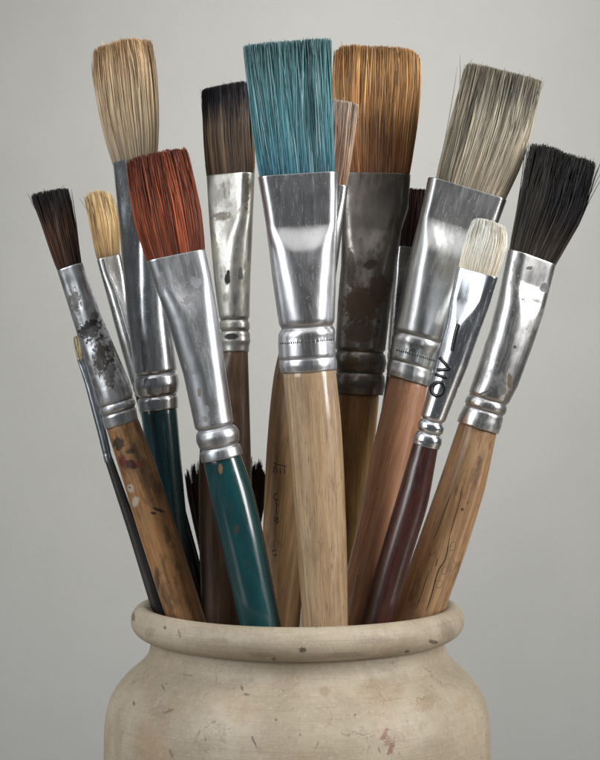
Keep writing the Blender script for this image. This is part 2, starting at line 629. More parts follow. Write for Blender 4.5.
# small worn brush with dark brown hair, front left
b = Brush('paintbrush', 'small front brush with short dark brown bristles and stained brown handle, far left',
          (49.5, 190, -60), (184, 610, -45),
          [(31, 193, 68, 187), (43, 227, 75, 221), (57, 270, 82, 264)],
          [(57, 270, 83, 264), (75, 327, 103, 319), (94.5, 393, 130, 383), (101, 415, 136, 407), (105, 429, 138, 419)],
          [(107, 430, 139, 421), (121, 474, 156, 464), (135, 521, 171, 510), (163, 609, 199, 598)],
          9, 280, 395, twist=-16, crimps=[(402, 1.2, -1.3), (411, 1.3, -1.5), (407, 3.0, .5)],
          hair=dict(n=1700, rad=.5, seed=1, stops=[(0, (.045, .020, .012)), (.5, (.090, .043, .024)), (.78, (.024, .016, .013)), (1, (.012, .012, .014))],
                    cvar=.3, var=.3, fray=.05, clump=.5, stray=.03, straya=5, roundk=.02, dark=.1))
b.mats = dict(
    ferrule=metal('scuffed_ferrule_metal', grooves=b.grooves(), base=STEEL, rough=.3, stain=BLACKSTAIN, amount=.5, seed=1, dent=.5, marks=b.mk([
        (92, 330, 13, 11, 20, (.03, .026, .022), .9, 1.25), (103, 356, 8, 18, 0, (.05, .04, .03), .85, 1.2), (112, 372, 6, 18, 0, (.08, .06, .045), .8, 1.2), (76, 300, 6, 12, 0, (.1, .08, .06), .7, 1.1),
        (90, 325, 9, 4, 30, (.012, .010, .010), .95, .5), (95, 318, 5, 8, 0, (.02, .016, .014), .8, .6), (84, 331, 6, 5, 0, (.03, .024, .02), .8, .6),
        (104, 350, 5, 9, 0, (.07, .05, .03), .6, .7), (98, 368, 3, 8, 0, (.09, .07, .05), .6, .6), (112, 352, 4, 12, 0, (.05, .04, .03), .6, .6)])),
    handle=wood('worn_brown_wood', (.38, .195, .075), (.19, .09, .036), dirt_amt=.62, seed=1, coat=.2, marks=b.mk([
        (120, 443, 6, 7, 20, (.02, .012, .01), .9, .6), (133, 463, 8, 5, -20, (.035, .008, .008), .95, .6), (124, 460, 4, 6, 0, (.11, .012, .010), .9, .6),
        (141, 462, 4, 3, 0, (.14, .02, .015), .8, .6), (132, 450, 5, 3, 0, (.03, .015, .012), .8, .6),
        (132, 487, 3.6, 5, 0, (.34, .30, .23), .95, .3), (137, 500, 3.4, 6, -25, (.36, .32, .25), .95, .3), (131, 486, 1, 1, 0, (.01, .01, .01), .95, .1),
        (160, 508, 6.5, 1.5, -25, (.012, .010, .010), .95, .25), (155, 511, 3, 1.4, -10, (.012, .010, .010), .95, .25),
        (172, 560, 5, 20, 0, (.34, .17, .06), .5, .6), (158, 578, 3, 14, 0, (.03, .02, .012), .7, .6), (148, 520, 7, 12, 0, (.30, .17, .07), .5, .6)])))
b.build()

# small cream brush behind it
b = Brush('paintbrush', 'small fuzzy cream yellow brush half hidden behind the tall tan brush',
          (97, 190, 48), (205, 614, 45),
          [(83, 192, 112, 190), (90, 225, 119, 222), (97, 259, 120, 256)],
          [(97, 259, 121, 256), (106, 292, 128, 288), (120, 345, 141, 340), (135, 397, 153, 392)],
          [(136, 399, 152, 395), (165, 500, 182, 496), (198, 618, 214, 614)],
          6, 270, 345, twist=22, crimps=[(383, 1.5, -1.0), (390, 1.5, -1)],
          hair=dict(n=1200, rad=.5, seed=2, stops=[(0, (.09, .06, .03)), (.2, (.42, .27, .125)), (.6, (.60, .41, .20)), (1, (.62, .44, .24))],
                    cvar=.22, var=.2, fray=.07, clump=.45, roundk=.12, roundp=3, dark=.04, darkcol=(.1, .05, .02), stray=.03))
b.mats = dict(ferrule=metal('bright_ferrule_metal', grooves=b.grooves(), base=(.74, .74, .74), rough=.22, stain=(.2, .19, .17), amount=.05, seed=2, dent=.25),
              handle=paint('dark_lacquer', (.015, .014, .014), (.03, .026, .024), seed=2))
b.build()

# tiny thin brush, far left
b = Brush('paintbrush', 'thinnest brush with tiny pale tip, grey ferrule and black handle, against left rim',
          (76, 335, 12), (159, 610, 2),
          [(73, 337, 80, 334), (77, 359, 85, 357)],
          [(77, 359, 85, 357), (85, 384, 92.5, 381.5), (99, 438, 107.5, 435.5), (105, 463, 113, 460)],
          [(106, 464, 114, 461), (129, 535, 140, 532), (152, 611, 164, 607)],
          1.9, 362, 390, twist=0, crimps=[(452, 1, -.4)],
          hair=dict(n=260, rad=.42, seed=3, stops=[(0, (.22, .17, .09)), (1, (.44, .36, .22))], fray=.08, clump=.3, roundk=.1, stray=.02, straya=2))
b.mats = dict(ferrule=metal('grey_ferrule_metal', grooves=b.grooves(), base=(.36, .39, .43), rough=.3, stain=(.1, .1, .1), amount=.1, seed=3, dent=.15),
              handle=paint('black_lacquer', (.018, .017, .017), (.035, .032, .03), rough=.35, coat=.2, seed=3))
b.build()

# tall tan brush with dark green handle
b = Brush('paintbrush', 'tall brush with tan bristles, shiny ferrule and dark teal handle, behind the red brush',
          (122, 42, -10), (181, 613, 5),
          [(93, 46, 150, 39), (93, 75, 156, 70), (98, 108, 158.5, 104), (104, 135, 159, 131), (112, 162, 158, 158)],
          [(112, 162, 158, 158), (119, 230, 163.5, 226), (127, 320, 170, 317), (134.5, 372, 177, 369), (135, 380, 178, 377), (137, 393, 178, 390), (139, 411, 178.5, 408)],
          [(141, 413, 177, 409), (152, 500, 184.5, 497), (162, 580, 193, 577), (166, 615, 196, 612)],
          12, 200, 370, twist=-42, crimps=[(374, 1.6, -2.4), (396, 1.6, -2.2), (385, 6, 1.4)],
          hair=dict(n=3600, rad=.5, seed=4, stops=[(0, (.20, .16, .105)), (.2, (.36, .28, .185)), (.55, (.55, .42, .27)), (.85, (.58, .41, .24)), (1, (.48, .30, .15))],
                    cvar=.16, var=.24, fray=.035, clump=.35, roundk=.05, roundp=5, stray=.025, straya=5, dfac=(.84, 1.25, 1.25), dark=.05, darkcol=(.10, .06, .03),
                    patches=[(-.8, .85, .35, .2, (.25, .14, .06), .6)]))
b.mats = dict(ferrule=metal('polished_ferrule_metal', grooves=b.grooves(), base=(.60, .62, .65), rough=.24, stain=(.15, .14, .13), amount=.06, seed=4, dent=.35),
              handle=paint('dark_teal_lacquer', (.004, .028, .036), (.008, .045, .055), seed=4))
b.build()

# rust red brush, front
b = Brush('paintbrush', 'brush with rust red bristles, dull silver ferrule and glossy green handle',
          (157, 151, -112), (259, 618, -95),
          [(127, 159, 185, 145), (130, 192, 194, 178), (136, 227, 201.5, 214), (147, 262, 205.5, 249)],
          [(147.5, 262, 205, 249), (155, 285, 210, 272), (168, 322, 217, 310), (184, 377, 225, 366), (195, 428, 233, 418), (198, 440, 237, 430), (202, 463, 242, 453)],
          [(204, 464, 241, 455), (211, 498, 253, 489), (219.5, 536, 262, 527), (239, 622, 279, 614)],
          11, 282, 424, twist=14, crimps=[(427, 1.7, -2.4), (446, 1.5, -2.0), (436, 5, 1.6), (455, 6, .6)],
          hair=dict(n=4200, rad=.5, seed=5, stops=[(0, (.14, .030, .010)), (.4, (.215, .048, .017)), (.8, (.19, .043, .016)), (1, (.12, .027, .012))],
                    cvar=.28, var=.34, fray=.034, wander=1.3, ragged=.02, clump=.42, roundk=.03, roundp=6, stray=.008, straya=4, dark=.14, darkcol=(.035, .008, .005)))
b.mats = dict(
    ferrule=metal('dull_ferrule_metal', grooves=b.grooves(), base=(.55, .57, .60), rough=.36, stain=(.12, .09, .06), amount=.24, seed=5, dent=.35, marks=b.mk([
        (189, 300, 9, 4, 20, (.10, .07, .045), .6, 1.0), (197, 283, 5, 6, 0, (.10, .08, .06), .4, 1.0), (201, 392, 2.4, 5, 0, (.22, .13, .05), .7, .5),
        (208, 408, 2.5, 4, 0, (.2, .13, .06), .5, .5), (163, 285, 4, 12, 0, (.12, .10, .09), .5, .6), (206, 418, 6, 3, 0, (.12, .09, .06), .4, .6)])),
    handle=paint('green_lacquer', (.003, .032, .038), (.005, .052, .058), rough=.2, chip=(.02, .04, .04), chip_amt=.07, seed=5, marks=b.mk([
        (221.5, 467, 2.2, 5, 0, (.22, .12, .06), .8, .5), (237, 527, 2.5, 5, -10, (.05, .035, .03), .8, .5), (232, 505, 1.5, 6, 0, (.02, .035, .035), .7, .5),
        (246, 560, 1.4, 4, 0, (.03, .04, .04), .6, .4), (214, 485, 3, 12, 0, (.012, .05, .055), .6, .5)])))
b.build()

# dark-tipped brush behind
b = Brush('paintbrush', 'brown bristled brush with black tip and paint-smeared ferrule, just left of the blue brush',
          (226, 86, 20), (227, 618, 15),
          [(202, 88, 249, 84), (203, 115, 252, 112), (206, 176, 255, 173)],
          [(206, 177, 255, 173), (209, 225, 253, 222), (214, 280, 250.5, 278), (219, 318, 249.5, 317), (220, 335, 250, 334), (221, 352, 249, 351)],
          [(223, 351, 248, 350), (212, 385, 249, 384), (203, 420, 250, 420), (199, 455, 251, 455), (199, 540, 253, 540), (202, 618, 252, 618)],
          10, 215, 315, twist=-34, hdepth=.6, crimps=[(320, 1.5, -1.8), (331, 1.5, -1.6), (341, 3, .8)],
          hair=dict(n=3000, rad=.5, seed=6, stops=[(0, (.075, .042, .024)), (.3, (.18, .122, .076)), (.64, (.17, .125, .088)), (.72, (.030, .026, .030)), (.78, (.007, .007, .013)), (1, (.006, .006, .012))],
                    cvar=.2, var=.25, fray=.022, clump=.3, stray=.015, straya=5, dark=.1, light=.03, lightcol=(.26, .2, .14), patches=[(.6, .4, .5, .35, (.05, .025, .018), .6)]))
b.mats = dict(
    ferrule=metal('paint_smeared_ferrule', grooves=b.grooves(), base=(.60, .59, .55), rough=.34, stain=(.13, .115, .07), amount=.5, seed=6, dent=.5, marks=b.mk([
        (222, 217, 12, 5, 0, (.20, .15, .07), .6, .7), (228, 280, 3.5, 6, 0, (.008, .008, .008), .97, .3), (229, 274, 2, 3, 0, (.008, .008, .008), .97, .3),
        (232, 337, 8, 3.5, 0, (.01, .01, .01), .95, .3), (241, 275, 3, 8, 0, (.03, .04, .08), .7, .5), (247, 195, 3, 18, 0, (.12, .09, .04), .8, .6),
        (215, 196, 9, 12, 0, (.50, .49, .44), .6, .7), (214, 252, 6, 14, 0, (.33, .29, .2), .6, .7)])),
    handle=wood('dark_brown_wood', (.15, .085, .046), (.07, .038, .021), dirt_amt=.35, seed=6, coat=.1))
b.build()

# fan-shaped dark brush low behind
b = Brush('fan_brush', 'fan brush with ragged dark bristles peeking low behind the green handle',
          (227, 455, 70), (228, 618, 68),
          [(182, 459, 270, 451), (188, 503, 267, 498), (198, 545, 258, 542), (208, 590, 248, 590), (213, 618, 243, 618)],
          [(214, 618, 242, 618), (217, 650, 239, 650), (219, 680, 237, 680)],
          [(220, 680, 236, 680), (222, 760, 234, 760)],
          4, 625, 670, hair=dict(n=2200, rad=.6, seed=7, stops=[(0, (.02, .012, .010)), (.6, (.028, .016, .013)), (1, (.034, .017, .013))],
                                 cvar=.3, var=.3, fray=.05, ragged=.13, clump=.6, nclump=40, stray=.01, roundk=.04))
b.mats = dict(ferrule=metal('plain_ferrule_metal', grooves=b.grooves(), base=STEEL, rough=.3, stain=BLACKSTAIN, amount=.2, seed=7), handle=paint('brown_lacquer', (.03, .014, .01), (.05, .022, .015), seed=7))
b.build()

# teal brush, centre front
b = Brush('paintbrush', 'brush with wide blue bristles and pale natural wood handle, front centre',
          (286, 42, -122), (325, 620, -105),
          [(243, 45, 329, 38), (247, 82, 331, 76), (252, 127, 333, 121), (258.5, 178, 336, 172)],
          [(258, 178, 338, 172), (262.5, 204, 338, 198), (266, 226, 337.5, 221), (272.5, 280, 336, 276), (278.5, 322, 334.5, 318), (280, 330, 334, 326), (278, 343, 335, 339), (279, 360, 336, 356), (281, 373, 337, 369)],
          [(283, 374, 336, 371), (287, 420, 341, 418), (291, 470, 344, 468), (297, 550, 347, 548), (303, 628, 348, 627)],
          11.5, 226, 320, twist=2, crimps=[(327, 2.2, -1.6), (334, 3, .8), (358, 1.0, -.9), (365, 4, .6)], knurl=[(341, 1.0, -.5, 40)],
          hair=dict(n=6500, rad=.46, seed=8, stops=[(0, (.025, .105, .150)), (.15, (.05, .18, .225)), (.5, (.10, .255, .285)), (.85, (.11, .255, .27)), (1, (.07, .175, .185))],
                    cvar=.2, var=.28, cross=.09, fray=.03, wander=1.7, ragged=.012, clump=.26, stray=.012, straya=3, dark=.07, darkcol=(.018, .075, .095), light=.14, lightcol=(.36, .52, .54),
                    patches=[(-.7, .9, .4, .12, (.04, .10, .12), .6), (.3, .9, .5, .1, (.05, .12, .14), .5), (0, .05, 1.2, .1, (.02, .09, .15), .5)]))
b.mats = dict(
    ferrule=metal('brushed_ferrule_metal', grooves=b.grooves(), base=(.64, .64, .66), rough=.3, stain=(.05, .05, .05), amount=.02, seed=8, dent=.18, scr=.25),
    handle=wood('pale_natural_wood', (.45, .31, .18), (.30, .195, .108), dirt=(.08, .05, .027), dirt_amt=.18, rough=.38, coat=.9, pores=1.0, seed=8, coat_rough=.13))
b.build()

b.ticks(281, 343.5, 333, 339.5, 26)

# pale pink brush, handle seen behind the teal one
b = Brush('paintbrush', 'narrow pale pinkish brush with stamped brown handle, half hidden behind the blue brush',
          (342, 101, -50), (276, 618, -40),
          [(326, 98, 358, 104), (324, 140, 353.5, 144), (321, 182, 347.5, 186)],
          [(320, 183, 348, 187), (312, 235, 341, 239), (297, 295, 333, 299), (281, 350, 324, 356)],
          [(279, 352, 324, 357), (275, 365, 324, 369), (270, 405, 320, 409), (266, 455, 314, 458), (263, 525, 308, 528), (260, 618, 300, 620)],
          7, 200, 300, twist=-10, hdepth=.8, crimps=[(335, 1.5, -1.2)],
          hair=dict(n=1700, rad=.5, seed=9, stops=[(0, (.30, .18, .115)), (.5, (.48, .34, .25)), (.9, (.60, .46, .37)), (1, (.66, .54, .45))],
                    cvar=.22, var=.2, fray=.03, clump=.4, dark=.06, darkcol=(.14, .07, .04), patches=[(.2, .4, .4, .4, (.27, .13, .075), .5)]))
b.mats = dict(ferrule=metal('pale_ferrule_metal', grooves=b.grooves(), base=(.70, .70, .70), rough=.26, stain=(.06, .05, .04), amount=.1, seed=9, dent=.3),
              handle=wood('mid_brown_wood', (.33, .195, .092), (.20, .11, .05), dirt_amt=.25, seed=9, coat=.15))
b.build()
b.strokes('stamp', [[(274, 462), (287, 465)], [(274.5, 465), (274, 472)], [(277.5, 465), (277.5, 472)], [(281, 466), (281, 472)], [(285, 466), (285, 472)],
                    [(278, 491), (274, 494), (275, 498), (279, 497)], [(279, 497), (275, 500), (279, 503)], [(277, 503), (277, 512)],
                    [(274, 515), (279, 516), (277, 519)], [(279, 515), (274, 519), (277, 522), (279, 519)], [(272, 549), (277, 548)], [(273, 552), (276, 554), (277, 551)]],
          1.4, STAMP, 'handle', lift=.08, thick=.08, label='worn stamped figures')

# big orange-brown brush behind
b = Brush('paintbrush', 'wide golden brown brush with blackened rust-stained ferrule, right of the blue brush',
          (378, 47, 10), (352, 618, 12),
          [(336, 43, 419, 51), (333, 80, 420.5, 84), (334, 125, 416, 128), (339, 172, 409.5, 177)],
          [(340, 172, 410, 177), (341, 205, 408, 209), (342, 228, 401, 232), (341, 265, 396, 268), (338, 300, 391, 303), (335, 350, 385, 352), (335, 372, 384.5, 374), (334, 393, 383, 395)],
          [(336, 396, 379, 397), (337, 450, 374, 451), (338, 520, 368, 521), (340, 618, 366, 618)],
          13, 230, 345, twist=-14, crimps=[(352, 1.6, -2.0), (373, 1.6, -2.0), (362, 6, 1.5), (384, 6, 1.2)],
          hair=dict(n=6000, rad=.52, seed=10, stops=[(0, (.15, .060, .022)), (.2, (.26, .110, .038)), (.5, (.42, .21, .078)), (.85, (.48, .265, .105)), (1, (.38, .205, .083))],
                    cvar=.22, var=.28, fray=.024, wander=1.3, ragged=.012, clump=.26, roundk=.06, roundp=8, stray=.008, straya=3, dark=.07, darkcol=(.07, .028, .010), light=.06, lightcol=(.42, .28, .14),
                    patches=[(.15, .33, .35, .13, (.05, .02, .010), .7), (-.75, .85, .2, .15, (.30, .10, .035), .5), (.6, .3, .3, .15, (.08, .03, .012), .5)]))
b.mats = dict(
    ferrule=metal('blackened_ferrule_metal', grooves=b.grooves(), base=(.21, .19, .17), rough=.32, stain=(.03, .024, .018), amount=.5, seed=10, dent=.4, marks=b.mk([
        (360, 306, 20, 21, 8, (.15, .080, .045), .95, .45), (378, 290, 11, 17, 0, (.13, .068, .038), .9, .5), (358, 332, 17, 12, 0, (.13, .08, .04), .8, .7), (370, 266, 8, 5, 20, (.09, .05, .03), .85, .4), (350, 270, 5, 22, 0, (.085, .052, .026), .7, .5),
        (352, 362, 9, 6, 0, (.17, .10, .03), .75, .5), (372, 361, 8, 5, 0, (.13, .08, .025), .7, .5), (378, 322, 2, 2, 0, (.01, .008, .006), .8, .2), (362, 384, 16, 5, 0, (.02, .018, .018), .6, .5)])),
    handle=wood('ochre_wood', (.26, .145, .042), (.16, .085, .025), dirt_amt=.35, seed=10, coat=.2))
b.build()

# small maroon-black brush between
b = Brush('paintbrush', 'small maroon black brush mostly hidden between golden brown and grey beige brushes',
          (414, 188, 62), (359, 618, 60),
          [(402, 187, 427, 190), (397, 246, 420, 249)],
          [(397, 246, 419, 249), (391, 300, 410, 302), (386, 370, 402, 371)],
          [(387, 371, 401, 372), (368, 500, 383, 501), (352, 618, 367, 619)],
          6, 262, 320, twist=-15, crimps=[(352, 1.3, -1.2), (361, 1.3, -1.2)],
          hair=dict(n=1100, rad=.52, seed=11, stops=[(0, (.018, .008, .007)), (.7, (.030, .010, .009)), (1, (.045, .014, .012))], fray=.05, clump=.5, cvar=.3))
b.mats = dict(ferrule=metal('silver_ferrule_metal', grooves=b.grooves(), base=(.62, .63, .64), rough=.26, stain=(.1, .1, .1), amount=.15, seed=11), handle=paint('black_brown_lacquer', (.015, .01, .008), (.03, .018, .013), seed=11))
b.build()

# grey-beige brush, right
b = Brush('paintbrush', 'wide leaning brush with stiff grey beige bristles and pinkish wood handle',
          (505, 72, -28), (350, 622, -45),
          [(466, 64, 543, 81), (452, 112, 534, 130), (442, 150, 521, 167), (434, 180, 508, 196)],
          [(427, 181, 507.5, 198), (422, 205, 499, 221), (416, 230, 486, 244), (406, 270, 468, 284), (397, 316, 451, 329), (391, 345, 438, 356), (389, 360, 433, 371), (387, 375, 429, 387)],
          [(389, 378, 427, 388), (375, 437, 416, 447), (362, 505, 402, 514), (350, 558, 390, 566), (335, 618, 375, 625)],
          11, 228, 340, twist=6, crimps=[(341, 2, -1.4), (348, 3, .7), (368, 1.1, -1.0), (378, 4, .6)], knurl=[(357, 1.0, -.4, 40)],
          hair=dict(n=6000, rad=.52, seed=12, stops=[(0, (.27, .22, .16)), (.3, (.35, .305, .23)), (.6, (.38, .335, .26)), (.85, (.29, .26, .20)), (1, (.22, .19, .135))],
                    cvar=.2, var=.3, fray=.022, clump=.3, cross=.08, stray=.02, straya=6, dark=.07, darkcol=(.075, .07, .055), light=.10, lightcol=(.58, .53, .43),
                    patches=[(.25, .85, .35, .10, (.07, .075, .075), .75), (-.4, .85, .3, .08, (.11, .105, .085), .6), (.75, .8, .25, .12, (.08, .08, .08), .6), (.45, .55, .12, .05, (.07, .07, .065), .8),
                             (-.9, .5, .2, .6, (.26, .20, .11), .6)]))
b.mats = dict(
    ferrule=metal('broad_ferrule_metal', grooves=b.grooves(), base=(.60, .61, .61), rough=.3, stain=(.05, .046, .042), amount=.08, seed=12, dent=.25),
    handle=wood('pinkish_wood', (.38, .19, .10), (.27, .125, .064), dirt=(.09, .045, .025), dirt_amt=.28, pores=.3, seed=12, coat=.3))
b.build()
b.ticks(396, 351, 434, 361.5, 20)
b.strokes('engraving', [[(411, 345), (408.5, 347.5), (412, 350), (409, 352)], [(412, 348.5), (414, 350.5), (411, 353)]], 1.3, ETCH, 'ferrule', label='small engraved figure')

# small white-bristled brush with the written ferrule
b = Brush('paintbrush', 'small creamy white brush with black writing on chrome ferrule and maroon handle',
          (490, 221, -112), (377, 620, -80),
          [(475, 216, 506, 225), (468, 236, 506, 247), (463, 252, 501, 263), (459.5, 267, 495.5, 278)],
          [(458, 266, 497, 279), (452, 293, 489, 305), (446, 320, 480, 331), (436, 358, 467, 368), (424, 404, 449, 412), (420.5, 417, 444, 424), (418.5, 424, 442.5, 431), (415, 435, 441, 442), (412.5, 442, 439, 449)],
          [(413.5, 441, 438, 448), (397, 497, 428, 505), (378, 560, 408, 568), (362, 616, 393, 623)],
          8, 296, 412, twist=-25, vfast=.8, crimps=[(421, 1.5, -2.2), (433, 1.4, -2.2), (427, 3, .8), (440, 3, .8)],
          hair=dict(n=2800, rad=.46, seed=13, stops=[(0, (.74, .63, .48)), (.4, (.88, .82, .70)), (1, (.89, .84, .73))],
                    cvar=.07, var=.08, fray=.03, clump=.45, roundk=.10, roundp=3, stray=.008, straya=3, dark=.015, darkcol=(.55, .38, .22)))
b.mats = dict(ferrule=metal('chrome_ferrule_metal', grooves=b.grooves(), base=(.68, .71, .76), rough=.19, stain=(.05, .05, .05), amount=.0, seed=13, dent=.2, scr=.04),
              handle=wood('maroon_stained_wood', (.062, .017, .013), (.026, .008, .008), dirt=(.012, .006, .005), dirt_amt=.2, rough=.32, coat=.5, pores=.8, seed=13, coat_rough=.16))
b.build()
b.strokes('inscription', [(3.6, [(457, 323), (454, 332), (450.5, 350)]),
                          (3.2, [(438.8, 356.5), (443, 362), (449, 368)]), (3.2, [(449, 368), (443, 368.6), (436, 369.4)]), (3.0, [(434, 373.2), (439, 375), (446, 377)]),
                          (3.3, [(437, 381), (431, 385), (430.5, 391), (434, 395), (440, 394), (443, 388), (442, 382), (437, 381), (434, 382.5)])],
          2.2, INK, 'ferrule', lift=.35, label='handwritten black marker characters and a dash')

# black brush, far right
b = Brush('paintbrush', 'rightmost brush with bushy black bristles, splattered ferrule and cracked light brown handle',
          (564, 152, -30), (418, 615, -20),
          [(533, 143, 595, 161), (520, 198, 583, 213), (508, 251, 557, 263)],
          [(506.5, 252, 557, 263), (497, 300, 544.5, 311), (489, 332, 534, 342), (475, 374, 518, 385), (468, 394, 508, 404), (463, 408, 503, 419), (457, 421, 498, 434)],
          [(458.5, 424, 496, 435), (441, 476, 485, 489), (420, 535, 467, 548), (402, 585, 449, 598), (394, 612, 440, 624)],
          13, 283, 385, twist=25, crimps=[(399, 1.5, -1.8), (410, 1.3, -1.6), (405, 3, .6), (421, 5, .6)],
          hair=dict(n=4300, rad=.52, seed=14, stops=[(0, (.045, .036, .027)), (.25, (.022, .018, .015)), (.5, (.009, .008, .010)), (.8, (.008, .008, .010)), (1, (.014, .014, .013))],
                    cvar=.45, var=.45, fray=.04, clump=.35, stray=.04, straya=8, cross=.08, light=.03, lightcol=(.16, .15, .12), dfac=(.80, 1.25, 1.35), ragged=.03,
                    patches=[(-.8, .6, .3, .4, (.05, .042, .03), .5)]))
b.mats = dict(
    ferrule=metal('splattered_ferrule_metal', grooves=b.grooves(), base=(.66, .66, .66), rough=.28, stain=(.05, .045, .04), amount=.34, seed=14, dent=.45, marks=b.mk([
        (507, 380, 3, 11, 0, (.17, .11, .025), .9, .5), (500, 390, 5, 5, 20, (.10, .07, .03), .7, .6), (543, 288, 5, 5, 0, (.03, .03, .03), .75, .6), (527, 269, 4, 2, 0, (.03, .03, .03), .8, .5),
        (512, 347, 2.2, 2.2, 0, (.02, .02, .02), .9, .4), (520, 300, 1.4, 1.4, 0, (.02, .02, .02), .8, .4), (535, 301, 6, 2, -15, (.04, .04, .04), .6, .7), (482, 392, 7, 1.2, 20, (.02, .02, .02), .8, .3),
        (516, 285, 1.3, 1.3, 0, (.02, .02, .02), .8, .4)])),
    handle=wood('cracked_light_wood', (.44, .27, .14), (.26, .145, .07), dirt=(.05, .028, .016), dirt_amt=.42, seed=14, coat=.2, marks=b.mk([
        (460, 507, 1.6, 1.6, 0, (.04, .02, .012), .9, .3), 
        (419, 606, 7, 9, 0, (.34, .18, .085), .5, .6), (472, 450, 4, 18, 0, (.40, .26, .15), .5, .6)])))
b.build()
b.strokes('stamp', [[(449, 540), (454.5, 538), (453.5, 547), (447.5, 547.5), (449, 540)], [(440, 568), (442, 563), (446, 564.5), (444, 571), (440, 570)],
                    [(434, 577), (440, 576.5), (442, 580), (438, 585), (434, 583), (434, 577)]], 1.0, STAMP_OLIVE, 'handle', lift=.08, thick=.08, label='three small worn stamped figures')
b.strokes('crack', [(.8, [(459.7, 484), (457.4, 500), (452, 517), (447.4, 534)]), (1.3, [(447.4, 534), (445, 549), (441.6, 560), (437, 565), (433.7, 574), (431, 587), (424, 608)]),
                    (.7, [(449, 492), (446, 500), (441, 513), (437, 525), (431.5, 537)]), (.8, [(427, 568), (423, 580), (420, 590), (414, 606)]), (1.0, [(435.3, 555), (434.6, 559), (433.6, 563)])],
          1.2, CRACK, 'handle', lift=.06, taper=True, thick=.08)


# ------------------------------------------------------------------ the jar
JX = -2.5      # its axis in photo units


def jar_pt(px, py):
    """picture point -> (x, z) on the front of the jar"""
    Y = -150.0
    for _ in range(6):
        P = at(px, py, Y)
        R = float(np.interp(1000 - P[2], [604, 620, 640, 648, 674, 694, 724, 1000], [150, 166, 156, 147, 172, 186, 192, 193]))
        Y = -math.sqrt(max(R * R - (P[0] - JX) ** 2, 25))
    P = at(px, py, Y)
    return P[0] - JX, P[2]


